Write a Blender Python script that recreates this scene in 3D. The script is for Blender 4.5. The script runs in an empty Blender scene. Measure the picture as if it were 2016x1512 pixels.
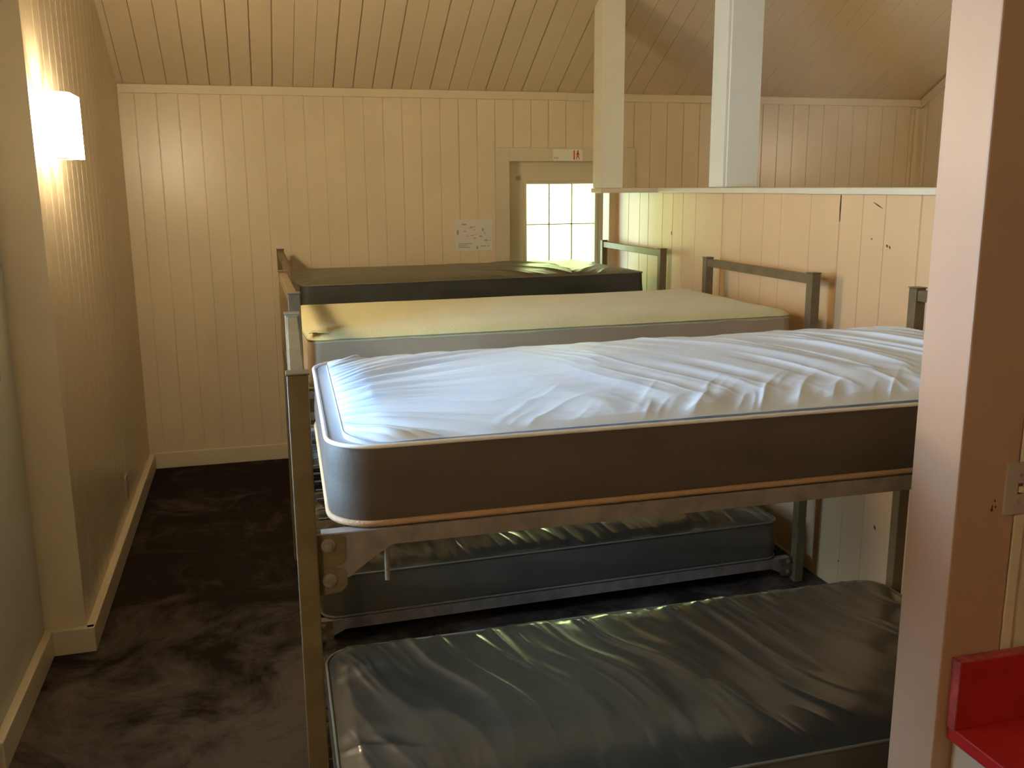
import bpy, bmesh, math, random
import numpy as np
from mathutils import Matrix, Vector

random.seed(4)
SC = bpy.context.scene
COL = SC.collection

# ------------------------------------------------------------------ camera
FPX, YAW, PITCH, ROLL = 1845.5, 0.26771186, 0.20788541, 0.00733241
EYE = 1.68
cy, sy = math.cos(YAW), math.sin(YAW)
cp, sp = math.cos(PITCH), math.sin(PITCH)
fwd = Vector((sy*cp, cy*cp, -sp))
rgt = Vector((cy, -sy, 0))
dwn = fwd.cross(rgt)
cr, sr = math.cos(ROLL), math.sin(ROLL)
r2 = cr*rgt + sr*dwn
d2 = -sr*rgt + cr*dwn
cam_d = bpy.data.cameras.new('camera')
cam = bpy.data.objects.new('camera', cam_d)
COL.objects.link(cam)
mt = Matrix((r2, -d2, -fwd)).transposed().to_4x4()
mt.translation = (0, 0, EYE)
cam.matrix_world = mt
cam_d.sensor_width = 36
cam_d.lens = FPX/2016*36
cam_d.clip_start = 0.05
SC.camera = cam

# ------------------------------------------------------------------ view and world
SC.view_settings.view_transform = 'Standard'
SC.view_settings.look = 'None'
SC.view_settings.exposure = 0.36
SC.view_settings.gamma = 1.0
SC.view_settings.use_curve_mapping = False
SC.cycles.use_denoising = True
SC.cycles.max_bounces = 10
SC.cycles.diffuse_bounces = 6
SC.cycles.sample_clamp_indirect = 6.0

W = bpy.data.worlds.new('daylight')
SC.world = W
W.use_nodes = True
nt = W.node_tree
nt.nodes.clear()
o_ = nt.nodes.new('ShaderNodeOutputWorld')
SKY_LEFT, SKY_BACK = 42.0, 5.2




bgA = nt.nodes.new('ShaderNodeBackground')      # open sky seen from the doorway side
bgA.inputs[0].default_value = (0.43, 0.69, 1.0, 1)
bgA.inputs[1].default_value = SKY_LEFT
bgB = nt.nodes.new('ShaderNodeBackground')      # sunlit foliage behind the exit door
bgB.inputs[0].default_value = (0.76, 0.94, 0.40, 1)
bgB.inputs[1].default_value = SKY_BACK
mx = nt.nodes.new('ShaderNodeMixShader')
tc = nt.nodes.new('ShaderNodeTexCoord')
sx = nt.nodes.new('ShaderNodeSeparateXYZ')
mr = nt.nodes.new('ShaderNodeMapRange')
mr.inputs[1].default_value = -0.1
mr.inputs[2].default_value = 0.4
nt.links.new(tc.outputs['Generated'], sx.inputs[0])
ad = nt.nodes.new('ShaderNodeMath')
ad.operation = 'ADD'
nt.links.new(sx.outputs['X'], ad.inputs[0])
nt.links.new(sx.outputs['Y'], ad.inputs[1])
nt.links.new(ad.outputs[0], mr.inputs[0])
nt.links.new(mr.outputs[0], mx.inputs[0])
nt.links.new(bgA.outputs[0], mx.inputs[1])
nt.links.new(bgB.outputs[0], mx.inputs[2])
nt.links.new(mx.outputs[0], o_.inputs[0])

def portal(name, loc, sizex, sizey, rot):
    l = bpy.data.lights.new(name, 'AREA')
    l.shape = 'RECTANGLE'
    l.size, l.size_y = sizex, sizey
    l.cycles.is_portal = True
    o = bpy.data.objects.new(name, l)
    o.location = loc
    o.rotation_euler = rot
    COL.objects.link(o)

DY0, DY1, DZ1 = 1.90, 2.70, 2.05           # door in the left wall
DG0, DG1, DGY0, DGY1 = 1.02, 1.95, 1.98, 2.62   # its glazed upper half
portal('door_daylight', (-0.95, (DGY0+DGY1)/2, (DG0+DG1)/2), DG1-DG0, DGY1-DGY0, (0, -math.pi/2, 0))
portal('window_daylight', (1.988, 6.10, 1.07), 0.48, 1.26, (-math.pi/2, 0, 0))

# ------------------------------------------------------------------ materials
def mat(name, col, rough=0.5, bump=0.0, bscale=40, var=0.0, vscale=3, spec=0.5, metal=0.0,
        emit=None, estr=0.0, sheen=0.0, stretch=(1, 1, 1), coat=0.0):
    m = bpy.data.materials.new(name)
    m.use_nodes = True
    n = m.node_tree
    b = n.nodes['Principled BSDF']
    b.inputs['Base Color'].default_value = (*col, 1)
    b.inputs['Roughness'].default_value = rough
    b.inputs['Specular IOR Level'].default_value = spec
    b.inputs['Metallic'].default_value = metal
    if coat:
        b.inputs['Coat Weight'].default_value = coat
        b.inputs['Coat Roughness'].default_value = 0.16
    if sheen:
        b.inputs['Sheen Weight'].default_value = sheen
    t = n.nodes.new('ShaderNodeTexCoord')
    mp = n.nodes.new('ShaderNodeMapping')
    mp.inputs['Scale'].default_value = stretch
    n.links.new(t.outputs['Object'], mp.inputs[0])
    if var:
        nz = n.nodes.new('ShaderNodeTexNoise')
        nz.inputs['Scale'].default_value = vscale
        nz.inputs['Detail'].default_value = 4
        rp = n.nodes.new('ShaderNodeValToRGB')
        rp.color_ramp.elements[0].position = 0.3
        rp.color_ramp.elements[1].position = 0.7
        rp.color_ramp.elements[0].color = (*[c*(1-var) for c in col], 1)
        rp.color_ramp.elements[1].color = (*[min(1, c*(1+var)) for c in col], 1)
        n.links.new(mp.outputs[0], nz.inputs['Vector'])
        n.links.new(nz.outputs[0], rp.inputs[0])
        n.links.new(rp.outputs[0], b.inputs['Base Color'])
    if bump:
        nb = n.nodes.new('ShaderNodeTexNoise')
        nb.inputs['Scale'].default_value = bscale
        nb.inputs['Detail'].default_value = 3
        bp = n.nodes.new('ShaderNodeBump')
        bp.inputs['Strength'].default_value = bump
        bp.inputs['Distance'].default_value = 0.01
        n.links.new(mp.outputs[0], nb.inputs['Vector'])
        n.links.new(nb.outputs[0], bp.inputs['Height'])
        n.links.new(bp.outputs[0], b.inputs['Normal'])
    if emit:
        b.inputs['Emission Color'].default_value = (*emit, 1)
        b.inputs['Emission Strength'].default_value = estr
    return m

PAINT = (0.74, 0.62, 0.425)
M_wall = mat('cream_paint_boards', PAINT, 0.30, 0.10, 18, 0.05, 2.5)
M_part = mat('cream_paint_daylight_offset', (0.70, 0.46, 0.245), 0.36, 0.10, 18, 0.05, 2.5)  # same paint as the back wall, its colour warmed to offset blue daylight
M_wall_smooth = mat('cream_paint_plain', (0.62, 0.59, 0.47), 0.45, 0.06, 20, 0.04, 2)
M_ceil = mat('ceiling_paint', (0.70, 0.565, 0.38), 0.5, 0.06, 20, 0.04, 2)
M_trim = mat('trim_paint', (0.72, 0.62, 0.43), 0.35, 0.06, 30, 0.03, 4)
M_post = mat('post_paint', (0.84, 0.82, 0.66), 0.4, 0.08, 25, 0.03, 3)
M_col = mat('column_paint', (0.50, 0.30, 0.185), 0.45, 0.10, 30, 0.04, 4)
M_grille = mat('door_paint', (0.66, 0.585, 0.42), 0.4, 0.05, 20, 0.03, 3)
M_dark = mat('dark_gap', (0.03, 0.022, 0.015), 0.9)
M_metal = mat('khaki_enamel', (0.155, 0.110, 0.055), 0.42, 0.08, 60, 0.18, 14, spec=0.35)
M_metal2 = mat('grey_brown_steel', (0.22, 0.18, 0.15), 0.42, 0.10, 80, 0.25, 20)
M_bolt = mat('bolt_steel', (0.40, 0.34, 0.27), 0.35, 0.1, 60, 0.2, 60, metal=0.6)
M_deck = mat('spring_wire', (0.05, 0.05, 0.05), 0.5)
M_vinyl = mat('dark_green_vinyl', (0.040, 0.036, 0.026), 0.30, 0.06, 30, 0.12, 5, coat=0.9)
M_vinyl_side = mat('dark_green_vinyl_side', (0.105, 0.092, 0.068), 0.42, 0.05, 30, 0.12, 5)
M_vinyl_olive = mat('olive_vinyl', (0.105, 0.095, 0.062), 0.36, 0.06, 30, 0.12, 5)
M_slate = mat('slate_vinyl_side', (0.042, 0.047, 0.042), 0.4, 0.05, 30, 0.12, 5)
M_vpipe = mat('vinyl_piping', (0.15, 0.14, 0.10), 0.5)
M_cream = mat('cream_ticking', (0.55, 0.50, 0.235), 0.85, 0.25, 120, 0.05, 6, sheen=0.2)
M_creamside = mat('tan_mattress_side', (0.34, 0.25, 0.155), 0.8, 0.1, 100, 0.05, 6)
M_white = mat('white_mattress_top', (0.76, 0.87, 1.0), 0.5, 0.05, 60, 0.02, 6)
M_brown = mat('brown_mattress_side', (0.085, 0.062, 0.043), 0.6, 0.08, 90, 0.10, 4)
M_rim = mat('grey_mattress_rim', (0.34, 0.36, 0.38), 0.7, 0.05, 60)
M_tan = mat('tan_piping', (0.40, 0.24, 0.12), 0.7, 0.3, 200, 0.1, 30)
M_wpipe = mat('white_piping', (0.80, 0.74, 0.68), 0.6)
M_red = mat('red_laminate', (0.45, 0.018, 0.013), 0.35, 0.04, 30, 0.08, 6)
M_redge = mat('red_laminate_worn_edge', (0.40, 0.06, 0.05), 0.5, 0.2, 90, 0.35, 40)
M_cab = mat('cabinet_cream', (0.52, 0.40, 0.27), 0.5, 0.05, 20, 0.05, 3)
M_plate = mat('switch_plate', (0.46, 0.36, 0.29), 0.4)
M_toggle = mat('toggle_ivory', (0.70, 0.58, 0.36), 0.4)
M_paper = mat('paper', (0.74, 0.72, 0.66), 0.8)
M_print = mat('printing_grey', (0.42, 0.39, 0.30), 0.8)
M_printd = mat('printing_dark', (0.06, 0.05, 0.03), 0.8)
M_sign = mat('sign_white', (0.82, 0.80, 0.70), 0.4)
M_signred = mat('sign_red', (0.55, 0.02, 0.015), 0.5)
M_signtxt = mat('sign_text', (0.35, 0.13, 0.08), 0.5)
M_yel = mat('printing_yellow', (0.45, 0.34, 0.12), 0.8)
M_mark = mat('scratch_dark', (0.07, 0.045, 0.03), 0.8)
def shade_mat(power):
    return mat('lamp_shade_glass', (0.9, 0.85, 0.75), 0.4, emit=(1.0, 0.80, 0.52), estr=17.0*power)

# carpet
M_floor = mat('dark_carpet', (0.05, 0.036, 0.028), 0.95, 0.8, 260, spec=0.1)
n = M_floor.node_tree
b = n.nodes['Principled BSDF']
tcf = n.nodes.new('ShaderNodeTexCoord')
n1 = n.nodes.new('ShaderNodeTexNoise'); n1.inputs['Scale'].default_value = 2.6; n1.inputs['Detail'].default_value = 9; n1.inputs['Roughness'].default_value = 0.72
n1.inputs['Distortion'].default_value = 0.8
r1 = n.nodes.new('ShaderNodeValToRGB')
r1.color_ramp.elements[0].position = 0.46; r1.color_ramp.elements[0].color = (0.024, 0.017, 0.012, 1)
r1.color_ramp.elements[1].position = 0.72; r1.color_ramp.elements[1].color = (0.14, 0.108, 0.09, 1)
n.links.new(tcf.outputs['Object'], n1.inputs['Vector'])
# scuffs brighten towards the camera, painting in stronger light on the near floor
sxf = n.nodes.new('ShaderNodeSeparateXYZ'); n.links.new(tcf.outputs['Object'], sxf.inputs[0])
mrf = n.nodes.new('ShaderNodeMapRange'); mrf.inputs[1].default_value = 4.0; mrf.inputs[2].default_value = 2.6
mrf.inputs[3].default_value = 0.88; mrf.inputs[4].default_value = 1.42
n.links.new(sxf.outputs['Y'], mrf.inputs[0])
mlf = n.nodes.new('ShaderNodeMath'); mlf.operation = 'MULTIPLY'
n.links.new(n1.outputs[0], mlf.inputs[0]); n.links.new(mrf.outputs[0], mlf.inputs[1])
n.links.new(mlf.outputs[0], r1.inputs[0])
n.links.new(r1.outputs[0], b.inputs['Base Color'])

# glass: clear pane, mostly letting light through
M_glass = bpy.data.materials.new('window_glass')
M_glass.use_nodes = True
n = M_glass.node_tree
n.nodes.clear()
go = n.nodes.new('ShaderNodeOutputMaterial')
gt = n.nodes.new('ShaderNodeBsdfTransparent')
gg = n.nodes.new('ShaderNodeBsdfGlossy'); gg.inputs['Roughness'].default_value = 0.03
gm = n.nodes.new('ShaderNodeMixShader')
fr = n.nodes.new('ShaderNodeFresnel'); fr.inputs[0].default_value = 1.45
n.links.new(fr.outputs[0], gm.inputs[0])
n.links.new(gt.outputs[0], gm.inputs[1]); n.links.new(gg.outputs[0], gm.inputs[2])
n.links.new(gm.outputs[0], go.inputs[0])

# ------------------------------------------------------------------ mesh helpers
def link(name, me, m, parent=None, smooth=False):
    o = bpy.data.objects.new(name, me)
    if m is not None:
        me.materials.append(m)
    COL.objects.link(o)
    if parent is not None:
        o.parent = parent
    if smooth:
        me.polygons.foreach_set('use_smooth', [True]*len(me.polygons))
    return o

def empty(name, loc=(0, 0, 0), rz=0.0):
    o = bpy.data.objects.new(name, None)
    o.empty_display_size = 0.1
    o.location = loc
    o.rotation_euler = (0, 0, rz)
    COL.objects.link(o)
    return o

def tag(o, label=None, cat=None, group=None, kind=None):
    if label: o['label'] = label
    if cat: o['category'] = cat
    if group: o['group'] = group
    if kind: o['kind'] = kind
    return o

class MB:
    def __init__(s):
        s.v, s.f = [], []
    def add(s, vs, fs):
        k = len(s.v)
        s.v += [tuple(p) for p in vs]
        s.f += [tuple(i+k for i in f) for f in fs]
        return s
    def box(s, x0, x1, y0, y1, z0, z1, c=0.0):
        """box with small chamfers of c on every edge"""
        if c <= 0:
            vs = [(x, y, z) for x in (x0, x1) for y in (y0, y1) for z in (z0, z1)]
            return s.add(vs, [(0, 1, 3, 2), (4, 6, 7, 5), (0, 4, 5, 1), (2, 3, 7, 6), (0, 2, 6, 4), (1, 5, 7, 3)])
        bm = bmesh.new()
        vs = [bm.verts.new((x, y, z)) for x in (x0, x1) for y in (y0, y1) for z in (z0, z1)]
        for f in [(0, 1, 3, 2), (4, 6, 7, 5), (0, 4, 5, 1), (2, 3, 7, 6), (0, 2, 6, 4), (1, 5, 7, 3)]:
            bm.faces.new([vs[i] for i in f])
        bmesh.ops.bevel(bm, geom=list(bm.edges), offset=c, segments=2, affect='EDGES', profile=0.5)
        bm.verts.index_update()
        s.add([tuple(v.co) for v in bm.verts], [tuple(v.index for v in f.verts) for f in bm.faces])
        bm.free()
        return s
    def prism(s, poly, axis, a, b_):
        """extrude a 2D polygon along axis 0/1/2 from a to b_"""
        def P(p, t):
            if axis == 0: return (t, p[0], p[1])
            if axis == 1: return (p[0], t, p[1])
            return (p[0], p[1], t)
        n_ = len(poly)
        vs = [P(p, a) for p in poly] + [P(p, b_) for p in poly]
        fs = [(i, (i+1) % n_, n_+(i+1) % n_, n_+i) for i in range(n_)]
        fs += [tuple(range(n_))[::-1], tuple(range(n_, 2*n_))]
        return s.add(vs, fs)
    def cyl(s, p0, p1, r, n_=20, r1=None, caps=True):
        p0, p1 = Vector(p0), Vector(p1)
        r1 = r if r1 is None else r1
        d = (p1-p0).normalized()
        u = d.orthogonal().normalized()
        w = d.cross(u)
        vs = []
        for p, rr in ((p0, r), (p1, r1)):
            for i in range(n_):
                t = 2*math.pi*i/n_
                vs.append(tuple(p + u*math.cos(t)*rr + w*math.sin(t)*rr))
        fs = [(i, (i+1) % n_, n_+(i+1) % n_, n_+i) for i in range(n_)]
        if caps:
            fs += [tuple(range(n_))[::-1], tuple(range(n_, 2*n_))]
        return s.add(vs, fs)
    def tube(s, pts, r, n_=8, closed=False, squash=1.0):
        """sweep a circle along points"""
        P = [Vector(p) for p in pts]
        N = len(P)
        vs, fs = [], []
        for i in range(N):
            a = P[(i-1) % N] if (closed or i > 0) else P[i]
            c = P[(i+1) % N] if (closed or i < N-1) else P[i]
            d = (c-a).normalized()
            up = Vector((0, 0, 1)) if abs(d.z) < 0.9 else Vector((1, 0, 0))
            u = d.cross(up).normalized()
            w = u.cross(d)
            for k in range(n_):
                t = 2*math.pi*k/n_
                vs.append(tuple(P[i] + u*math.cos(t)*r + w*math.sin(t)*r*squash))
        M_ = N if closed else N-1
        for i in range(M_):
            j = (i+1) % N
            for k in range(n_):
                k2 = (k+1) % n_
                fs.append((i*n_+k, i*n_+k2, j*n_+k2, j*n_+k))
        if not closed:
            fs += [tuple(range(n_)), tuple(range((N-1)*n_, N*n_))[::-1]]
        return s.add(vs, fs)
    def build(s, name, m, parent=None, smooth=False):
        me = bpy.data.meshes.new(name)
        me.from_pydata(s.v, [], s.f)
        me.validate()
        bm = bmesh.new(); bm.from_mesh(me)
        bmesh.ops.recalc_face_normals(bm, faces=bm.faces)
        bm.to_mesh(me); bm.free()
        return link(name, me, m, parent, smooth)

def struct(mb, name, m, parent=None, **k):
    o = mb.build(name, m, parent)
    if parent is None:
        o['kind'] = 'structure'
    return o

def grooved(a0, a1, grooves, face, back, w=0.004, d=0.005, sgn=1):
    """2D outline (a, depth) of a boarded wall: face at 'face', grooves cut towards 'back'"""
    s_ = 1 if back > face else -1
    pts = [(a0, face)]
    for g in sorted(grooves):
        if isinstance(g, tuple): g, gw, gd = g
        else: gw, gd = w, d
        if g-gw <= a0 or g+gw >= a1: continue
        pts += [(g-gw, face), (g-gw*0.35, face+s_*gd), (g+gw*0.35, face+s_*gd), (g+gw, face)]
    pts += [(a1, face), (a1, back), (a0, back)]
    return pts

# ------------------------------------------------------------------ room shell
YB = 5.915          # back wall face
XL = -0.678          # left wall face, far section
XN = -0.82          # left wall face, near section
XP = 2.30           # partition face
XR = 4.66           # right wall face
SLOPE = 0.565
ZB = 2.262          # ceiling height at back wall
YR = 2.3            # ridge
ZR = ZB + SLOPE*(YB-YR)
YF = -1.3
TOP = 4.45

# floor
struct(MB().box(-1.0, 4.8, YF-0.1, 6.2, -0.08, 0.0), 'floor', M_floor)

# back wall, boards 0.1175 apart, with the opening of the exit door
G = [-0.591 + 0.1175*i for i in range(60)]
OX0, OX1, OZ1 = 1.605, 2.372, 1.836
mb = MB()
mb.prism(grooved(-0.82, OX0, G, YB, YB+0.14, 0.0035, 0.005), 2, 0.0, TOP-1.0)
mb.prism(grooved(OX1, XR+0.1, G, YB, YB+0.14, 0.0035, 0.005), 2, 0.0, TOP-1.0)
mb.prism(grooved(OX0, OX1, G, YB, YB+0.14, 0.0035, 0.005), 2, OZ1, TOP-1.0)
struct(mb, 'wall_back', M_wall)

# ceiling: boarded, rising from the back wall to a ridge, then down again
cg = []
for i in range(48):
    x = -0.643 + 0.1170*i
    wd = random.choice([0.0012, 0.0016, 0.0022, 0.0030]) if x > -0.5 else 0.0016
    if i in (3, 4, 6, 7, 10, 13, 15, 18, 20, 22): wd = 0.0036
    if x > 2.6: wd = random.choice([0.0008, 0.0012])
    cg.append((x, wd, 0.014))
prof = grooved(-0.85, XR+0.1, cg, 0.0, 0.06)
vs, fs = [], []
mb = MB()
for (ya, za, yb, zb) in ((YB+0.14, ZB-SLOPE*0.14, YR, ZR), (YF-0.1, ZB-SLOPE*0.14, YR, ZR)):
    n_ = len(prof)
    A = [(p[0], ya, za+p[1]) for p in prof]
    B = [(p[0], yb, zb+p[1]) for p in prof]
    mb.add(A+B, [(i, (i+1) % n_, n_+(i+1) % n_, n_+i) for i in range(n_)])
struct(mb, 'ceiling', M_ceil)

# left wall: far section stands proud of the near section
GL = [3.53+0.09 + 0.1175*i for i in range(25)]
mb = MB()
mb.prism([(p[1], p[0]) for p in grooved(3.53, YB+0.0, GL, XL, XN-0.12, 0.0022, 0.0028)], 2, 0.0, TOP)
struct(mb, 'wall_left_far', M_wall)
mb = MB()
mb.box(XN-0.12, XN, YF-0.1, DY0, 0, TOP)
mb.box(XN-0.12, XN, DY0, DY1, DZ1, TOP)
mb.box(XN-0.12, XN, DY1, 3.53, 0, TOP)
struct(mb, 'wall_left', M_wall_smooth)
struct(MB().box(-0.95, 4.8, YF-0.1, YF, 0, TOP), 'wall_front', M_wall_smooth)
GR = [0.08+0.1175*i for i in range(60)]
mb = MB()
mb.prism([(p[1], p[0]) for p in grooved(YF-0.1, YB+0.1, GR, XR, XR+0.12, 0.0035, 0.005)], 2, 0.0, TOP)
struct(mb, 'wall_right', M_wall)

# door casing of the bright doorway
mb = MB()
mb.box(XN-0.12, XN+0.022, DY1-0.005, DY1+0.075, 0, DZ1+0.07, 0.003)
mb.box(XN-0.12, XN+0.022, DY0-0.075, DY0+0.005, 0, DZ1+0.07, 0.003)
mb.box(XN-0.12, XN+0.022, DY0, DY1, DZ1-0.005, DZ1+0.07, 0.003)
struct(mb, 'trim_1', M_trim)
# the door itself: solid below, glazed above
d2_ = tag(empty('door_2', (-0.87, 2.30, 0)), kind='structure')
def L2(mb, name, m):
    o = mb.build(name, m, None)
    o.parent = d2_
    o.matrix_parent_inverse = Matrix.Translation((0.87, -2.30, 0))
    return o
mb = MB()
mb.box(-0.89, -0.85, DY0+0.005, DGY0, 0.005, DZ1-0.005)
mb.box(-0.89, -0.85, DGY1, DY1-0.005, 0.005, DZ1-0.005)
mb.box(-0.89, -0.85, DGY0, DGY1, 0.005, DG0)
mb.box(-0.89, -0.85, DGY0, DGY1, DG1, DZ1-0.005)
L2(mb, 'door_panel', M_trim)
mb = MB()
for k in (1, 2):
    y = DGY0+(DGY1-DGY0)*k/3
    mb.box(-0.882, -0.858, y-0.008, y+0.008, DG0, DG1)
mb.box(-0.882, -0.858, DGY0, DGY1, (DG0+DG1)/2-0.008, (DG0+DG1)/2+0.008)
L2(mb, 'window_frame', M_trim)
L2(MB().box(-0.872, -0.868, DGY0, DGY1, DG0, DG1), 'glass', M_glass)
L2(MB().cyl((-0.85, 1.965, 1.0), (-0.80, 1.965, 1.0), 0.010).cyl((-0.80, 1.965, 1.0), (-0.785, 1.965, 1.0), 0.026), 'door_knob', M_bolt)

# half-height partition behind the bed heads, capped
gp = [(5.78, .003, .004), (5.581, .003, .004), (5.404, .003, .004), (5.273, .003, .004), (5.071, .003, .004), (4.934, .003, .004),
      (4.804, .003, .004), (4.649, .003, .004), (4.154, .004, .005), (3.951, .003, .004), (3.80, .002, .003), (3.566, .003, .004),
      (3.357, .005, .007), (3.209, .003, .004), (3.071, .003, .004), (2.875, .005, .006), (2.72, .003, .004), (2.55, .003, .004)]
mb = MB()
mb.prism([(p[1], p[0]) for p in grooved(1.42, YB, gp, XP, XP+0.12)], 2, 0.0, 1.638)
wp = struct(mb, 'wall_partition', M_part)
struct(MB().box(XP-0.004, XP+0.02, 4.345, 4.50, 0.0, 1.637, 0.002), 'trim_2', M_part)
mb = MB()
mb.box(XP-0.03, XP+0.20, 1.42, YB, 1.639, 1.666, 0.004)
mb.box(1.925, XP-0.02, 5.08, 5.25, 1.639, 1.6655, 0.003)      # short return that carries the slim post
struct(mb, 'trim_3', M_trim)
# slim end batten of the partition
struct(MB().box(XP-0.046, XP+0.02, 5.80, YB-0.001, 0.0, 1.637, 0.003), 'trim_4', M_trim)

# scratches and nail holes on the partition face
mb = MB()
def scr(y0, z0, y1, z1, w=0.003):
    a, b2 = Vector((0, y0, z0)), Vector((0, y1, z1))
    d = (b2-a).normalized(); nrm = Vector((0, -d.z, d.y))*w
    q = [a-nrm*0.3, (a+b2)/2-nrm, b2-nrm*0.3, b2+nrm*0.3, (a+b2)/2+nrm, a+nrm*0.3]
    mb.prism([(p.y, p.z) for p in q], 0, XP-0.0008, XP+0.001)
scr(3.146, 1.610, 3.090, 1.588, .0025); scr(3.052, 1.455, 3.044, 1.446, .005); scr(3.036, 1.452, 3.028, 1.440, .004)
scr(3.143, 1.476, 3.141, 1.468, .003); scr(4.943, 1.425, 4.941, 1.402, .005); scr(3.214, .130, 3.213, .122, .003)
scr(3.00, .362, 2.99, .345, .006); scr(3.357, 1.637, 3.357, 1.53, .004)
mb.build('scratch_mark', M_mark, wp)

# top trims of back wall, rake trim and corner trim in the far room
struct(MB().box(XL+0.002, 2.0, YB-0.016, YB, 2.213, 2.262, 0.003).box(2.0, XR, YB-0.016, YB, 2.2105, 2.258, 0.003), 'trim_5', M_trim)
mb = MB()
poly = [(YB-0.017, ZB-0.005), (YB-0.017, ZB-0.062), (1.5, ZB-0.062+SLOPE*(YB-0.017-YR) - SLOPE*(YR-1.5)), (1.5, ZB-0.005+SLOPE*(YB-0.017-YR)-SLOPE*(YR-1.5))]
poly = [(YB-0.017, ZB+0.0), (YB-0.017, ZB-0.062), (YR, ZR-0.072), (YR, ZR-0.01)]
mb.prism(poly, 0, XR-0.018, XR)
struct(mb, 'trim_6', M_trim)
struct(MB().box(XR-0.052, XR, YB-0.020, YB-0.001, 0, 2.20, 0.003).box(XR-0.020, XR, YB-0.075, YB-0.02, 0, 2.20, 0.003), 'trim_7', M_trim)

# baseboards
mb = MB().box(XL+0.032, XP-0.046, YB-0.018, YB, 0, 0.098, 0.004)
struct(mb, 'baseboard_back', M_trim)
mb = MB()
mb.box(XL, XL+0.032, 3.502, YB-0.018, 0, 0.098, 0.004)
mb.box(XN+0.028, XL+0.031, 3.501, 3.53, 0, 0.098, 0.004)
struct(mb, 'baseboard_left_far', M_trim)
mb = MB().box(XN, XN+0.03, DY1+0.075, 3.530, 0, 0.098, 0.004).box(XN, XN+0.02, YF, DY0-0.075, 0, 0.098, 0.004)
struct(mb, 'baseboard_left', M_trim)

# posts standing on the cap
mb = MB().box(1.930, 2.063, 5.10, 5.235, 1.667, 2.75, 0.003)
struct(mb, 'trim_8', M_post)
mb = MB().box(XP+0.016, XP+0.188, 4.352, 4.50, 1.668, 3.15, 0.003).box(XP+0.0, XP+0.016, 4.36, 4.51, 1.668, 3.15, 0.002)
struct(mb, 'trim_9', M_post)

# near wall end on the right, its boarded face
KS = 1.22
def KZ(z): return EYE-(EYE-z)*KS
XC, YC0, YC1 = 1.16*KS, 1.30*KS, 1.418*KS
mb = MB().box(XC, 1.288*KS, YC0, YC1, 0, 4.0, 0.004)
struct(mb, 'wall_column', M_col)
gq = [1.40*KS+0.1175*i for i in range(28)]
mb = MB()
mb.prism(grooved(1.288*KS, XR, gq, YC0+0.012, YC1), 2, 0, 4.0)
mb.box(1.292*KS, 1.315*KS, YC0+0.002, YC0+0.02, 0, 4.0, 0.003)
struct(mb, 'wall_right_near', M_wall)

# ------------------------------------------------------------------ exit door with glazing
d1 = tag(empty('door_1', (1.988, 6.0, 0)), kind='structure')
d1['label'] = 'narrow cream exit door with a gridded window'
def L1(mb, name, m, **k):
    o = mb.build(name, m, None)
    o.parent = d1
    o.matrix_parent_inverse = Matrix.Translation((-1.988, -6.0, 0))
    return o
GX0, GX1, GZ0, GZ1 = 1.752, 2.226, 0.46, 1.692
YD = 6.0
mb = MB()
mb.box(OX0, GX0-0.02, YD, YD+0.045, 0.005, OZ1)
mb.box(GX1+0.02, OX1, YD, YD+0.045, 0.005, OZ1)
mb.box(GX0-0.02, GX1+0.02, YD, YD+0.045, GZ1+0.02, OZ1)
mb.box(GX0-0.02, GX1+0.02, YD, YD+0.045, 0.005, GZ0-0.02)
L1(mb, 'door_panel', M_grille)
mb = MB()
mb.box(GX0-0.02, GX0, YD-0.012, YD+0.04, GZ0-0.02, GZ1+0.02, 0.003)
mb.box(GX1, GX1+0.02, YD-0.012, YD+0.04, GZ0-0.02, GZ1+0.02, 0.003)
mb.box(GX0, GX1, YD-0.012, YD+0.04, GZ1, GZ1+0.02, 0.003)
mb.box(GX0, GX1, YD-0.012, YD+0.04, GZ0-0.02, GZ0, 0.003)
for k in (1, 2):
    x = GX0 + (GX1-GX0)*k/3
    mb.box(x-0.004, x+0.004, YD+0.004, YD+0.026, GZ0, GZ1)
for z in (1.432, 1.172, 0.912, 0.652):
    mb.box(GX0, GX1, YD+0.004, YD+0.026, z-0.0035, z+0.0035)
L1(mb, 'window_frame', M_grille)
L1(MB().box(GX0, GX1, YD+0.028, YD+0.032, GZ0, GZ1), 'glass', M_glass)
mb = MB().cyl((1.700, YD, 1.731), (1.700, YD-0.006, 1.731), 0.016).cyl((1.703, YD-0.006, 1.731), (1.703, YD-0.016, 1.731), 0.008)
L1(mb, 'latch', M_bolt)
# casing boards and reveal
mb = MB()
mb.box(1.521, 1.612, YB-0.016, YB, 0, 1.921, 0.003)
mb.box(2.365, 2.470, YB-0.016, YB, 0, 1.921, 0.003)
mb.box(1.612, 2.365, YB-0.016, YB, 1.835, 1.921, 0.003)
struct(mb, 'trim_10', M_grille)

# exit sign on the header board
sg = empty('exit_sign', (2.0, YB-0.016, 1.875))
tag(sg, 'small white exit sign with red walking figure above the gridded door window', 'sign')
def rrect(x0, x1, z0, z1, r, k=6):
    P = []
    for cx, cz, a0 in ((x1-r, z1-r, 0), (x0+r, z1-r, 90), (x0+r, z0+r, 180), (x1-r, z0+r, 270)):
        for i in range(k+1):
            a = math.radians(a0+90*i/k)
            P.append((cx+r*math.cos(a), cz+r*math.sin(a)))
    return P
MB().prism(rrect(-0.100, 0.102, -0.036, 0.035, 0.010), 1, -0.003, 0).build('sign_plate', M_sign, sg)
mb = MB().box(0.041, 0.048, -0.0042, -0.003, -0.030, 0.030)
mb.build('door_bar', M_signred, sg)
mb = MB()
mb.prism([(0.070+0.0042*math.cos(a*math.pi/6), 0.024+0.0048*math.sin(a*math.pi/6)) for a in range(12)], 1, -0.0042, -0.003)
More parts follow.
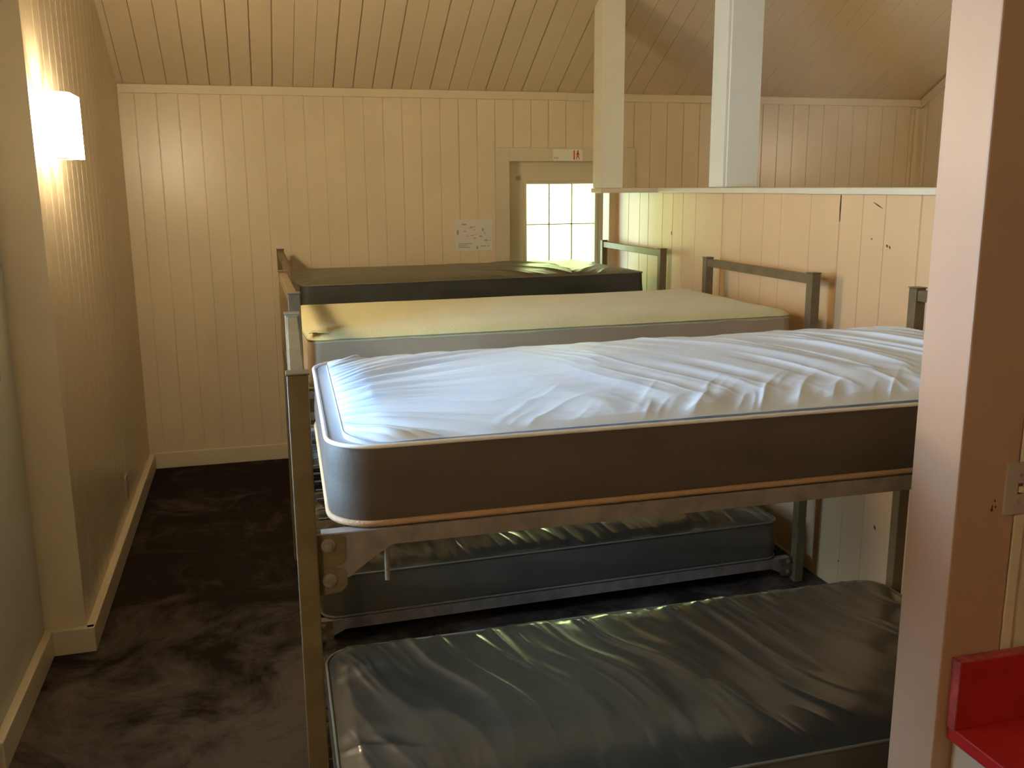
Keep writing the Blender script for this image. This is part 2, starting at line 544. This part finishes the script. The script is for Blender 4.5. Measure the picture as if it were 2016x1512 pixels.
def limb(p, q, w0, w1):
    a, b2 = Vector(p), Vector(q); d = (b2-a).normalized(); nn = Vector((-d.y, d.x))
    mb.prism([tuple(a-nn*w0), tuple(b2-nn*w1), tuple(b2+nn*w1), tuple(a+nn*w0)], 1, -0.0042, -0.003)
limb((0.070, 0.019), (0.069, -0.006), 0.005, 0.004)
limb((0.069, 0.016), (0.059, 0.000), 0.0022, 0.0016); limb((0.071, 0.016), (0.081, -0.001), 0.0022, 0.0016)
limb((0.068, -0.004), (0.058, -0.027), 0.0028, 0.0018); limb((0.070, -0.004), (0.081, -0.027), 0.0028, 0.0018)
mb.build('walking_figure', M_signred, sg)
def text(s, size, loc, m, parent, name, rot=(math.pi/2, 0, 0)):
    cu = bpy.data.curves.new('t', 'FONT'); cu.body = s; cu.size = size; cu.extrude = 0.0004
    to = bpy.data.objects.new('t', cu); COL.objects.link(to)
    dg = bpy.context.evaluated_depsgraph_get(); dg.update()
    me = bpy.data.meshes.new_from_object(to.evaluated_get(dg))
    bpy.data.objects.remove(to)
    me.materials.clear()
    o = link(name, me, m, parent)
    o.location = loc; o.rotation_euler = rot
    return o
text('Exit', 0.019, (-0.092, -0.0036, -0.024), M_signtxt, sg, 'lettering')

# paper notice taped to the back wall
ps = empty('wall_notice', (1.373, YB, 1.379))
tag(ps, 'white paper notice with faint map taped on boards left of the exit door', 'notice')
MB().prism([(-0.127, 0.093), (-0.10, 0.097), (0.120, 0.098), (0.128, 0.092), (0.127, -0.098), (-0.119, -0.101)], 1, -0.0012, 0).build('paper_sheet', M_paper, ps)
mb = MB()
for (x, z, w, h) in ((-.06, .065, .030, .010), (-.015, .045, .016, .010), (.0, .050, .030, .003), (.063, .030, .012, .018), (-.055, .022, .012, .008),
                     (-.010, -.005, .018, .005), (.012, -.002, .016, .004), (.048, -.011, .020, .009), (-.038, -.009, .012, .006), (.008, -.022, .016, .007),
                     (.083, -.037, .018, .010), (.106, -.038, .016, .004), (.055, -.074, .016, .006), (.075, -.073, .018, .006), (.098, -.073, .014, .005),
                     (.005, .030, .008, .008), (.075, .01, .004, .02)):
    mb.box(x-w/2, x+w/2, -0.0018, -0.001, z-h/2, z+h/2)
for r_ in range(3):
    zz = -.056 - r_*.0115
    x = -.098
    end = (-.015, -.040, -.025)[r_]
    while x < end:
        w = random.uniform(.004, .012)
        mb.box(x, x+w, -0.0018, -0.001, zz-.0035, zz+.0035); x += w+.0018
mb.build('printing', M_print, ps)
mb = MB().box(.023, .0265, -.0018, -.001, -.086, -.070).prism([(.020, -.084), (.0295, -.084), (.0248, -.093)], 1, -.0018, -.001)
mb.build('arrow_mark', M_printd, ps)
MB().box(-.108, -.095, -.0018, -.001, .000, .030).build('yellow_mark', M_yel, ps)

# ------------------------------------------------------------------ wall sconces
def sconce(loc, flip, label, power):
    r_ = empty('wall_sconce', loc, math.pi if flip else 0)
    tag(r_, label, 'lamp')
    # local: +x out of the wall, y along the wall
    d, hw, h0, h1 = 0.116, 0.122, -0.107, 0.108
    R_ = 0.028
    def plan(o):
        P = [(0.004, -hw+o)]
        for a in range(7):
            t = math.radians(-90+15*a)
            P.append((d-R_+(R_-o)*math.cos(t), -hw+R_+(R_-o)*math.sin(t)))
        for a in range(7):
            t = math.radians(15*a)
            P.append((d-R_+(R_-o)*math.cos(t), hw-R_+(R_-o)*math.sin(t)))
        P.append((0.004, hw-o))
        return P
    A, B = plan(0), plan(0.004)
    poly = A + B[::-1]
    m_ = MB(); n_ = len(poly); k = len(A)
    vs = [(p[0], p[1], h0) for p in poly] + [(p[0], p[1], h1) for p in poly]
    fs = [(i, (i+1) % n_, n_+(i+1) % n_, n_+i) for i in range(n_)]
    for i in range(k-1):
        fs.append((i, i+1, n_-2-i, n_-1-i)); fs.append((n_+i, n_+i+1, 2*n_-2-i, 2*n_-1-i))
    m_.add(vs, fs)
    # glass top and bottom, leaving a small slot against the wall
    C_ = plan(0.005)
    for z0, z1 in ((h1-0.006, h1-0.002), (h0+0.002, h0+0.006)):
        m2 = MB()
        m2.prism([(0.034, -hw+0.006)] + [q for q in C_ if q[0] > 0.034] + [(0.034, hw-0.006)], 2, z0, z1)
        m2.box(0.003, 0.034, -hw+0.006, -0.042, z0, z1)
        m2.box(0.003, 0.034, 0.042, hw-0.006, z0, z1)
        m2.build('lamp_cap', M_sign, r_)
    m_.build('lamp_shade', shade_mat(power), r_, smooth=False)
    MB().box(0, 0.012, -0.055, 0.055, -0.06, 0.06, 0.003).build('back_plate', M_bolt, r_)
    mbb = MB().cyl((0.012, 0, -0.03), (0.05, 0, -0.03), 0.012).cyl((0.05, 0, -0.045), (0.05, 0, -0.01), 0.016)
    mbb.build('lamp_socket', M_sign, r_)
    l = bpy.data.lights.new('sconce_bulb', 'POINT')
    l.energy = 5.0*power; l.color = (1.0, 0.80, 0.52); l.shadow_soft_size = 0.022
    lo = bpy.data.objects.new('sconce_bulb', l); COL.objects.link(lo); lo.parent = r_; lo.location = (0.034, 0, 0.02)
    return r_
sconce((XL, 3.680, 1.893), False, 'glowing square wall sconce on the left boarded wall', 5.3)
sconce((XR, 3.9, 1.90), True, 'wall sconce on the far right boarded wall beyond the partition', 1.8)

# ------------------------------------------------------------------ outlets and switches
sconce((XN, 0.30, 1.90), False, 'unseen fill lamp added on the plain left wall beside the camera', 3.2)  # warm fill light added out of view, built like the visible sconce

def plate(name, loc, rz, label, cat, kind):
    r_ = empty(name, loc, rz)                       # local: -y faces the room
    tag(r_, label, cat)
    MB().prism(rrect(-0.036, 0.036, -0.058, 0.058, 0.004), 1, -0.006, 0).build('cover_plate', M_plate, r_)
    if kind == 'switch':
        MB().box(-0.006, 0.006, -0.0072, -0.006, -0.012, 0.012).build('switch_slot', M_mark, r_)
        m_ = MB(); m_.prism([(-0.006, -0.008), (-0.016, -0.006), (-0.017, 0.000), (-0.006, 0.006)], 0, -0.005, 0.005)
        m_.build('toggle', M_toggle, r_)
        MB().cyl((0, -0.006, 0.03), (0, -0.0075, 0.03), 0.0035).build('screw', M_bolt, r_)
        MB().cyl((0, -0.006, -0.03), (0, -0.0075, -0.03), 0.0035).build('screw', M_bolt, r_)
    else:
        for z in (0.02, -0.02):
            s_ = MB().prism([(0.016*math.cos(a*math.pi/8), z+0.014*math.sin(a*math.pi/8)) for a in range(16)], 1, -0.0075, -0.006).build('socket', M_plate, r_)
            MB().box(-0.008, -0.006, -0.0082, -0.0075, z-0.004, z+0.005).box(0.006, 0.008, -0.0082, -0.0075, z-0.004, z+0.005).build('socket_slot', M_mark, s_)
        MB().cyl((0, -0.006, 0), (0, -0.0075, 0), 0.003).build('screw', M_bolt, r_)
plate('light_switch', (1.290*KS, YC0, KZ(1.148)), 0, 'beige light switch plate on the near right wall above red counter', 'light switch', 'switch')
plate('wall_outlet', (XN, 3.295, 1.13), math.pi/2, 'cream electrical plate on the plain wall at left edge', 'outlet', 'outlet')
plate('wall_outlet', (XL, 4.843, 0.222), math.pi/2, 'low wall outlet above the baseboard beneath the glowing sconce', 'outlet', 'outlet')

mb = MB()
for (x, z, a) in ((1.243, 1.128, .0022), (1.2455, 1.1165, .002), (1.238, 1.112, .003), (1.2385, 1.118, .002)):
    x, z = x*KS, KZ(z)
    mb.prism([(x+a*math.cos(t*math.pi/4)*(0.8+0.4*(t % 2)), z+1.5*a*math.sin(t*math.pi/4)) for t in range(8)], 1, YC0-0.0006, YC0+0.001)
mb.build('chip_mark', M_mark, bpy.data.objects['wall_column'])

# ------------------------------------------------------------------ red counter on a cream cabinet
CT = KZ(0.700)          # counter top height
ct = empty('counter_cabinet', (2.1, 1.2, 0))
tag(ct, 'cream cabinet standing under the red counter at right', 'cabinet')
def LC(mb, name, m, root):
    o = mb.build(name, m, None); o.parent = root; o.matrix_parent_inverse = Matrix.Translation(-root.location); return o
LC(MB().box(1.200*KS, 3.0, 0.92, YC0-0.003, 0.0, CT-0.034, 0.003), 'cabinet_body', M_cab, ct)
cc = empty('counter', (2.1, 1.2, CT))
tag(cc, 'bright red laminate counter with backsplash below light switch', 'counter')
LC(MB().box(1.186*KS, 3.05, 0.88, YC0-0.003, CT-0.033, CT, 0.003), 'countertop', M_red, cc)
LC(MB().box(1.186*KS, 3.05, YC0-0.028, YC0-0.003, CT, KZ(0.834), 0.002), 'backsplash', M_red, cc)
LC(MB().box(1.183*KS, 1.1865*KS, YC0-0.0285, YC0-0.0025, CT, KZ(0.834)+0.0025, 0.001).box(1.183*KS, 2.4, YC0-0.0285, YC0-0.0025, KZ(0.834)-0.0002, KZ(0.834)+0.0025, 0.0005), 'worn_edge', M_redge, cc)

# ------------------------------------------------------------------ bunk beds
BL = 2.08
def rail_shape(z0, z1, y, s_):
    """angle iron rail: vertical flange plus inward flange"""
    m_ = MB()
    m_.box(0.02, BL-0.02, y-0.002, y+0.002, z0, z1, 0.0008)
    m_.box(0.02, BL-0.02, *sorted((y, y-s_*0.03)), z1-0.004, z1-0.0005)
    return m_
def make_bunk(bw, L):
    r_ = empty('bunk_bed')
    hy = bw/2
    PH = 1.33
    p = 0.0205
    for (x, y) in ((0, -hy), (0, hy), (L, -hy), (L, hy)):
        c = MB().box(x-p, x+p, y-p, y+p, 0.0, PH-0.004, 0.003).build('leg', M_metal, r_)
        MB().box(x-p-0.002, x+p+0.002, y-p-0.002, y+p+0.002, PH-0.0035, PH, 0.001).build('leg_cap', M_metal, c)
    for x in (0, L):
        MB().box(x-0.0155, x+0.0155, -hy+p, hy-p, PH-0.046, PH-0.009, 0.003).build('end_rail', M_metal, r_)
        for z in (0.965, 0.085):
            MB().box(x-0.010, x+0.010, -hy+p, hy-p, z-0.02, z+0.02, 0.003).build('crossbar', M_metal, r_)
    for (z0, z1) in ((0.952, 0.989), (0.062, 0.105)):
        for s_ in (-1, 1):
            y = s_*(hy-0.010)
            m_ = MB()
            m_.box(0.03, L-0.03, y-0.002, y+0.002, z0, z1, 0.0008)
            m_.box(0.03, L-0.03, *sorted((y, y-s_*0.03)), z1-0.004, z1-0.0005)
            m_.build('side_rail', M_metal2, r_)
            for e in (0, 1):
                fx = (lambda t: t) if e == 0 else (lambda t: L-t)
                yo = y + s_*0.004
                # hook plate on the leg
                hp = [(0.019, z1+0.000), (0.044, z1+0.000), (0.050, z1-0.005), (0.056, z1-0.002), (0.068, z1-0.002), (0.077, z1-0.010), (0.078, z1-0.054),
                      (0.073, z1-0.062), (0.058, z1-0.070), (0.054, z1-0.078), (0.060, z1-0.074), (0.070, z1-0.076), (0.078, z1-0.086), (0.079, z1-0.112),
                      (0.066, z1-0.127), (0.019, z1-0.131)]
                if z1 < 0.3:
                    hp = [(a, z1+(b_-z1)*0.62) for a, b_ in hp]
                k = 0.62 if z1 < 0.3 else 1.0
                h_ = MB().prism([(fx(a), b_) for a, b_ in hp], 1, *sorted((yo, yo+s_*0.003))).build('hook_plate', M_metal, r_)
                for bz in (z1-0.022*k, z1-0.098*k):
                    b1 = MB().cyl((fx(0.042), yo+s_*0.007, bz), (fx(0.042), yo+s_*0.013, bz), 0.0095*k, 6)
                    bo = b1.build('bolt', M_bolt, r_)
                    MB().cyl((fx(0.042), yo+s_*0.003, bz), (fx(0.042), yo+s_*0.007, bz), 0.0145*k, 22).build('washer', M_bolt, bo)
                # gusset
                gs = [(0.030, z1-0.001), (0.186, z1-0.001), (0.194, z1-0.014), (0.188, z1-0.030), (0.160, z1-0.044), (0.120, z1-0.070),
                      (0.082, z1-0.098), (0.050, z1-0.102), (0.032, z1-0.085)]
                gs = [(a, z1+(b_-z1)*k) for a, b_ in gs]
                g_ = MB().prism([(fx(a), b_) for a, b_ in gs], 1, *sorted((y+s_*0.0022, y+s_*0.0042))).build('gusset', M_metal2, r_)
                MB().cyl((fx(0.090), y+s_*0.004, z1-0.012*k), (fx(0.090), y+s_*0.0065, z1-0.012*k), 0.009*k, 18).build('rivet', M_metal2, g_)
                MB().cyl((fx(0.165), y+s_*0.004, z1-0.012*k), (fx(0.165), y+s_*0.0062, z1-0.012*k), 0.005*k, 14).build('rivet', M_metal2, g_)
    # wire deck under each mattress
    for z in (0.984, 0.1000):
        m_ = MB()
        for i in range(13):
            y = -hy+0.05+(bw-0.10)*i/12
            m_.box(0.03, L-0.03, y-0.002, y+0.002, z-0.004, z)
        for i in range(15):
            x = 0.08+(L-0.16)*i/14
            m_.box(x-0.002, x+0.002, -hy+0.015, hy-0.015, z-0.0045, z-0.0015)
        m_.build('wire_deck', M_deck, r_)
    return r_
def rack(root, k):
    """lean the frame slightly out of square in plan"""
    for o in root.children_recursive:
        if o.type == 'MESH' and not o.data.get('racked'):
            for v in o.data.vertices: v.co.x += k*v.co.y
            o.data['racked'] = 1
def place(r_, foot, head, label):
    f, h = Vector(foot), Vector(head)
    d = (h-f).normalized()
    r_.location = (f.x, f.y, 0)
    r_.rotation_euler = (0, 0, math.atan2(d.y, d.x))
    tag(r_, label, 'bunk bed', 'khaki metal bunk beds in a row along the partition')
BEDS = (((0.085, 2.292), (2.192, 2.288), 'nearest khaki metal bunk bed, carrying the white topped mattress'),
        ((0.126, 3.742), (2.185, 3.800), 'middle khaki metal bunk bed, carrying the cream topped mattress'),
        ((0.161, 5.250), (2.240, 5.388), 'farthest khaki metal bunk bed, beneath the exit door window'))
bl_ = []
for f_, h_, lb in BEDS:
    b_ = make_bunk(0.912, math.dist(f_, h_))
    place(b_, f_, h_, lb)
    bl_.append(b_)
bedF, bedM, bedB = bl_
bpy.context.view_layer.update()
rack(bedF, 0.030); rack(bedM, 0.022); rack(bedB, 0.066)
# short steel peg hanging from the near side rail
MB().cyl((0.150, -0.432, 0.955), (0.150, -0.432, 0.868), 0.005, 14).build('hanging_peg', M_bolt, bedF)

# ------------------------------------------------------------------ mattresses
def hashn(ix, iy, seed):
    n_ = (ix*374761393 + iy*668265263 + seed*974634777) & 0x7fffffff
    n_ = ((n_ ^ (n_ >> 13))*1274126177) & 0x7fffffff
    return ((n_ ^ (n_ >> 16)) & 0xffff)/65535.0
def vnoise(x, y, seed=0):
    x = np.asarray(x, float); y = np.asarray(y, float)
    ix = np.floor(x).astype(np.int64); iy = np.floor(y).astype(np.int64)
    fx, fy = x-ix, y-iy
    fx = fx*fx*fx*(fx*(fx*6-15)+10); fy = fy*fy*fy*(fy*(fy*6-15)+10)
    a = hashn(ix, iy, seed); b_ = hashn(ix+1, iy, seed); c = hashn(ix, iy+1, seed); d = hashn(ix+1, iy+1, seed)
    return (a*(1-fx)+b_*fx)*(1-fy) + (c*(1-fx)+d*fx)*fy
def ridge(x, y, seed, p_=2.0):
    return (1-np.abs(2*vnoise(x, y, seed)-1))**p_

def outline(L, Wd, r, n_=12, step=0.03):
    P = []
    def line(a, b_):
        k = max(2, int(math.dist(a, b_)/step))
        for i in range(k): P.append((a[0]+(b_[0]-a[0])*i/k, a[1]+(b_[1]-a[1])*i/k))
    def arc(cx, cy, a0):
        for i in range(n_):
            t = math.radians(a0+90*i/n_); P.append((cx+r*math.cos(t), cy+r*math.sin(t)))
    line((r, 0), (L-r, 0)); arc(L-r, r, -90); line((L, r), (L, Wd-r)); arc(L-r, Wd-r, 0)
    line((L-r, Wd), (r, Wd)); arc(r, Wd-r, 90); line((0, Wd-r), (0, r)); arc(r, r, 180)
    return P

def mattress(L, Wd, T, r, hf, m_top, m_side, m_pipe_top, m_pipe_bot, nu=300, nv=130, inset=0.004, rim=None,
             pr_top=0.006, pr_bot=0.006, top_name='top_panel', skirt=0.0, foot_gap=0.0):
    root = empty('mattress')
    # body: side wall with a slight bulge and a flat bottom, closed on top
    P = outline(L, Wd, r)
    c = Vector((L/2, Wd/2))
    nP = len(P)
    nrm = []
    for i in range(nP):
        a, b_ = P[i-1], P[(i+1) % nP]
        d = Vector((b_[0]-a[0], b_[1]-a[1])).normalized()
        nrm.append((d.y, -d.x))
    rings = 9
    m_ = MB(); vs, fs = [], []
    for k in range(rings):
        t = k/(rings-1)
        o_s = 0.005*math.sin(math.pi*t)
        for i in range(nP):
            sw = 0.0025*math.sin(P[i][0]*9+k)*math.sin(math.pi*t)
            vs.append((P[i][0]+nrm[i][0]*(o_s+sw), P[i][1]+nrm[i][1]*(o_s+sw), T*t))
    for k in range(rings-1):
        for i in range(nP):
            j = (i+1) % nP
            fs.append((k*nP+i, k*nP+j, (k+1)*nP+j, (k+1)*nP+i))
    fs.append(tuple(range(nP))[::-1]); 
    m_.add(vs, fs)
    m_.build('mattress_body', m_side, root, smooth=True)
    if rim:
        m_ = MB()
        a_ = [(x, y, T) for x, y in P]; b_ = [(x-nx*0.06, y-ny*0.06, T+0.001) for (x, y), (nx, ny) in zip(P, nrm)]
        m_.add(a_+b_, [(i, (i+1) % nP, nP+(i+1) % nP, nP+i) for i in range(nP)])
        m_.build('rim_band', rim, root, smooth=True)
    # top cover: fine grid fitted inside the rounded outline
    Li, Wi, ri = L-2*inset, Wd-2*inset, max(r-inset, 0.01)
    th = np.linspace(-math.pi/2, math.pi/2, nv)
    vv = np.sin(th)*0.35 + np.linspace(-1, 1, nv)*0.65
    yy = Wi/2*vv
    ex = np.maximum(0, np.abs(yy)-(Wi/2-ri))
    half = Li/2 - ri + np.sqrt(np.maximum(ri*ri-ex*ex, 0))
    u = np.linspace(-1, 1, nu)
    X = np.outer(half, u)+L/2; Y = np.repeat(yy[:, None], nu, 1)+Wd/2
    # distance to the rounded edge
    qx = np.abs(X-L/2)-(Li/2-ri); qy = np.abs(Y-Wd/2)-(Wi/2-ri)
    D = ri-(np.hypot(np.maximum(qx, 0), np.maximum(qy, 0))+np.minimum(np.maximum(qx, qy), 0))
    D = np.maximum(D, 0)
    Z = T + hf(X, Y, D, L, Wd)
    X = foot_gap + X*(L-foot_gap)/L
    vs = np.stack([X, Y, Z], -1).reshape(-1, 3).tolist()
    fs = []
    for j in range(nv-1):
        for i in range(nu-1):
            a = j*nu+i
            fs.append((a, a+1, a+nu+1, a+nu))
    if skirt > 0:
        loop = list(range(nu)) + [j*nu+nu-1 for j in range(1, nv)] + [(nv-1)*nu+i for i in range(nu-2, -1, -1)] + [j*nu for j in range(nv-2, 0, -1)]
        base = len(vs)
        cx_, cy_ = L/2, Wd/2
        for kk in loop:
            x, y, z = vs[kk]
            vs.append((x, y, T-skirt*(0.75+0.5*float(vnoise(x*9, y*9, 3)))))
        nl = len(loop)
        for i in range(nl):
            j = (i+1) % nl
            fs.append((loop[i], loop[j], base+j, base+i))
    me = bpy.data.meshes.new(top_name); me.from_pydata(vs, [], fs)
    o = link(top_name, me, m_top, root, smooth=True)
    if m_pipe_top:
        MB().tube([(x+nx*0.001, y+ny*0.001, T+0.001) for (x, y), (nx, ny) in zip(P, nrm)], pr_top, 8, True).build('top_piping', m_pipe_top, root, smooth=True)
    if m_pipe_bot:
        MB().tube([(x+nx*0.001, y+ny*0.001, pr_bot) for (x, y), (nx, ny) in zip(P, nrm)], pr_bot, 8, True).build('bottom_piping', m_pipe_bot, root, smooth=True)
    return root

def put(root, bed, x0, y0, z0, label, group=None):
    """set a mattress on a bed (own transform, no parenting)"""
    a = bed.rotation_euler.z
    root.rotation_euler = (0, 0, a)
    p = bed.location
    root.location = (p.x+x0*math.cos(a)-y0*math.sin(a), p.y+x0*math.sin(a)+y0*math.cos(a), z0)
    tag(root, label, 'mattress', group)

def dome(D, h, s_):
    return h*(1-np.exp(-D/s_))

def h_white(X, Y, D, L, Wd):
    De = np.minimum(Y, Wd-Y)
    h = 0.002*(1-np.exp(-D/0.02)) + 0.013*(1-np.exp(-np.maximum(De, 0)/0.035)) + 0.050*np.sin(math.pi*np.clip(Y/Wd, 0, 1)**0.9)**0.8*(1-np.exp(-X/0.55))*(1-np.exp(-(L-X)/0.15)) + 0.002
    # pleats fanning out from the foot edge
    k = 1+2.6*X
    s_ = (Y-0.38*Wd)/k
    s_ = s_ + 0.012*(vnoise(X*3, Y*6, 5)-0.5)
    ph = s_*17 + 1.2*vnoise(s_*7, X*1.2, 2)
    pl = np.abs(np.sin(math.pi*ph))*0.018*(0.35+vnoise(s_*9+5, X*2, 7)) + np.abs(np.sin(math.pi*(s_*39+vnoise(s_*11, X*2, 6))))*0.0055 - 0.0115
    fade = np.clip((X-0.004)/0.09, 0, 1)*np.clip(D/0.02, 0, 1)*np.exp(-np.maximum(X-0.15, 0)/0.26)
    h += pl*fade
    # puckers along the near seam
    t = X - 0.9*Y + 0.05*(vnoise(X*5, Y*8, 9)-0.5)
    near = np.clip(D/0.02, 0, 1)*np.exp(-np.maximum(Y-0.02, 0)/0.10)*np.clip((X-0.3)/0.35, 0, 1)
    h += near*(ridge(t*11, Y*3, 11, 1.8)*0.012 + ridge(t*24, Y*5, 12, 1.5)*0.006)
    # long soft folds
    q = X + 0.30*Y + 0.10*(vnoise(X*1.4, Y*2.2, 21)-0.5)
    mid = np.clip((X-0.45)/0.5, 0, 1)*np.clip(D/0.06, 0, 1)
    h += mid*(ridge(q*9, Y*1.7-X*.6, 22, 2.2)*0.014*vnoise(X*1.5, Y*3, 23) + ridge(q*19, Y*2.3-X*.6, 24, 2.0)*0.008*vnoise(X*2, Y*4+7, 25))
    # far seam puckers
    far = np.clip(D/0.02, 0, 1)*np.exp(-np.maximum(Wd-Y-0.02, 0)/0.10)*np.clip((X-0.1)/0.3, 0, 1)
    h += far*ridge((X+0.7*(Wd-Y))*10, Y*3, 31, 1.6)*0.006
    h += 0.004*(vnoise(X*3.2, Y*4, 33)-0.5)*np.clip(D/0.08, 0, 1)
    return h

def h_cream(X, Y, D, L, Wd):
    h = dome(D, 0.030, 0.035)
    h += 0.005*(vnoise(X*3, Y*4, 41)-0.5)*np.clip(D/0.06, 0, 1)
    h += 0.004*vnoise(X*14, Y*2, 42)*np.exp(-D/0.05)*np.clip(D/0.01, 0, 1)
    return h

def folds(seed, amp, diag=0.20, near=0.3, reach=0.16):
    def f(X, Y, D, L, Wd):
        h = dome(D, 0.022, 0.07)
        e = np.clip(D/0.05, 0, 1)
        yb = Wd-Y
        s_ = X - diag*yb - 0.25*yb*np.exp(-X/0.4) + 0.10*(vnoise(X*2.2, Y*2.6, seed)-0.5)
        near_far = np.exp(-yb/0.45)*(1-near)+near
        h += e*amp*near_far*(ridge(s_*10, Y*1.6, seed+1, 2.0)*0.014*(0.3+vnoise(X*1.8, Y*1.8, seed+2)) + ridge(s_*21, Y*2.4, seed+3, 1.8)*0.0045)
        far = np.clip(D/0.015, 0, 1)*np.exp(-yb/reach)
        h += far*amp*(ridge((X-0.25*yb)*13, Y*3, seed+6, 1.5)*0.011 + ridge((X-0.15*yb)*27, Y*3, seed+7, 1.5)*0.005)
        # gathers at the foot end
        sf = (Y-0.5*Wd)/(1+2.2*X)
        h += e*amp*np.exp(-X/0.20)*(ridge(sf*17+vnoise(X*3, Y*3, seed+8)*0.8, X*1.5, seed+9, 1.7)*0.008)
        h += 0.006*(vnoise(X*4, Y*4, seed+10)-0.5)*e
        return h
    return f

def h_back(X, Y, D, L, Wd):
    h = dome(D, 0.030, 0.08)
    e = np.clip(D/0.03, 0, 1)
    g = np.exp(-((X-1.42)/0.42)**2)
    a_ = X + 1.4*(Y-0.2)*np.sign(1.5-X)*0.6
    h += e*g*(ridge(a_*8, Y*2.5, 61, 2.0)*0.010 + ridge(a_*17, Y*4, 62, 1.6)*0.004)
    h += e*0.006*(vnoise(X*3, Y*3, 63)-0.5) + e*np.exp(-X/0.15)*ridge(Y*12, X*2, 64, 1.6)*0.004
    return h

mF = mattress(2.005, 0.930, 0.172, 0.100, h_white, M_white, M_brown, M_wpipe, M_tan, 560, 260, inset=0.009, skirt=0.004, rim=M_rim, pr_top=0.005, pr_bot=0.0075, top_name='white_cover', foot_gap=0.026)
put(mF, bedF, 0.040, -0.438, 0.990, 'white topped mattress with brown sides on the nearest upper bunk')
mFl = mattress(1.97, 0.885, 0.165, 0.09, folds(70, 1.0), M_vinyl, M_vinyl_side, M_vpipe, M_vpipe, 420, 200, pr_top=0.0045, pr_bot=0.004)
put(mFl, bedF, 0.040, -0.4425, 0.106, 'large wrinkled dark vinyl mattress on the nearest lower bunk')
mM = mattress(1.94, 0.890, 0.168, 0.045, h_cream, M_cream, M_creamside, None, None, 260, 130, inset=-0.003, skirt=0.010, top_name='cream_cover')
put(mM, bedM, 0.032, -0.445, 0.990, 'cream yellow topped mattress on the middle upper bunk')
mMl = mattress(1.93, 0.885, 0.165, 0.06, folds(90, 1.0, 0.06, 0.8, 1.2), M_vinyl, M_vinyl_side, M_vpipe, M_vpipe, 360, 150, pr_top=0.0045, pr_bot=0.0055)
put(mMl, bedM, 0.036, -0.4425, 0.106, 'dark vinyl mattress on the middle lower bunk, below the cream one')
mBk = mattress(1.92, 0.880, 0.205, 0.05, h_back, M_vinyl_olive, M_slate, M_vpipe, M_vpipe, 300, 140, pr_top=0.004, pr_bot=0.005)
put(mBk, bedB, 0.036, -0.440, 0.990, 'dark green vinyl mattress on the farthest upper bunk below the door window')

bpy.context.view_layer.update()
rack(mF, 0.030)
rack(mFl, 0.02)
mF.rotation_euler.x = 0.012
# folded corner tag on the cream mattress
tg = MB()
pts = [(0.004, 0.022, 0.0), (0.075, 0.018, 0.0), (0.070, 0.070, 0.002), (0.020, 0.078, 0.002)]
vs = []
for dz in (0.0, 0.0015):
    for (x, y, z) in pts: vs.append((x, y, 0.168+0.022+z+dz))
tg.add(vs, [(0, 1, 2, 3)[::-1], (4, 5, 6, 7), (0, 1, 5, 4), (1, 2, 6, 5), (2, 3, 7, 6), (3, 0, 4, 7)])
tg.build('care_label', M_cream, mM)
MB().box(0.018, 0.034, 0.019, 0.023, 0.1900, 0.1925).build('label_stitching', M_mark, mM)
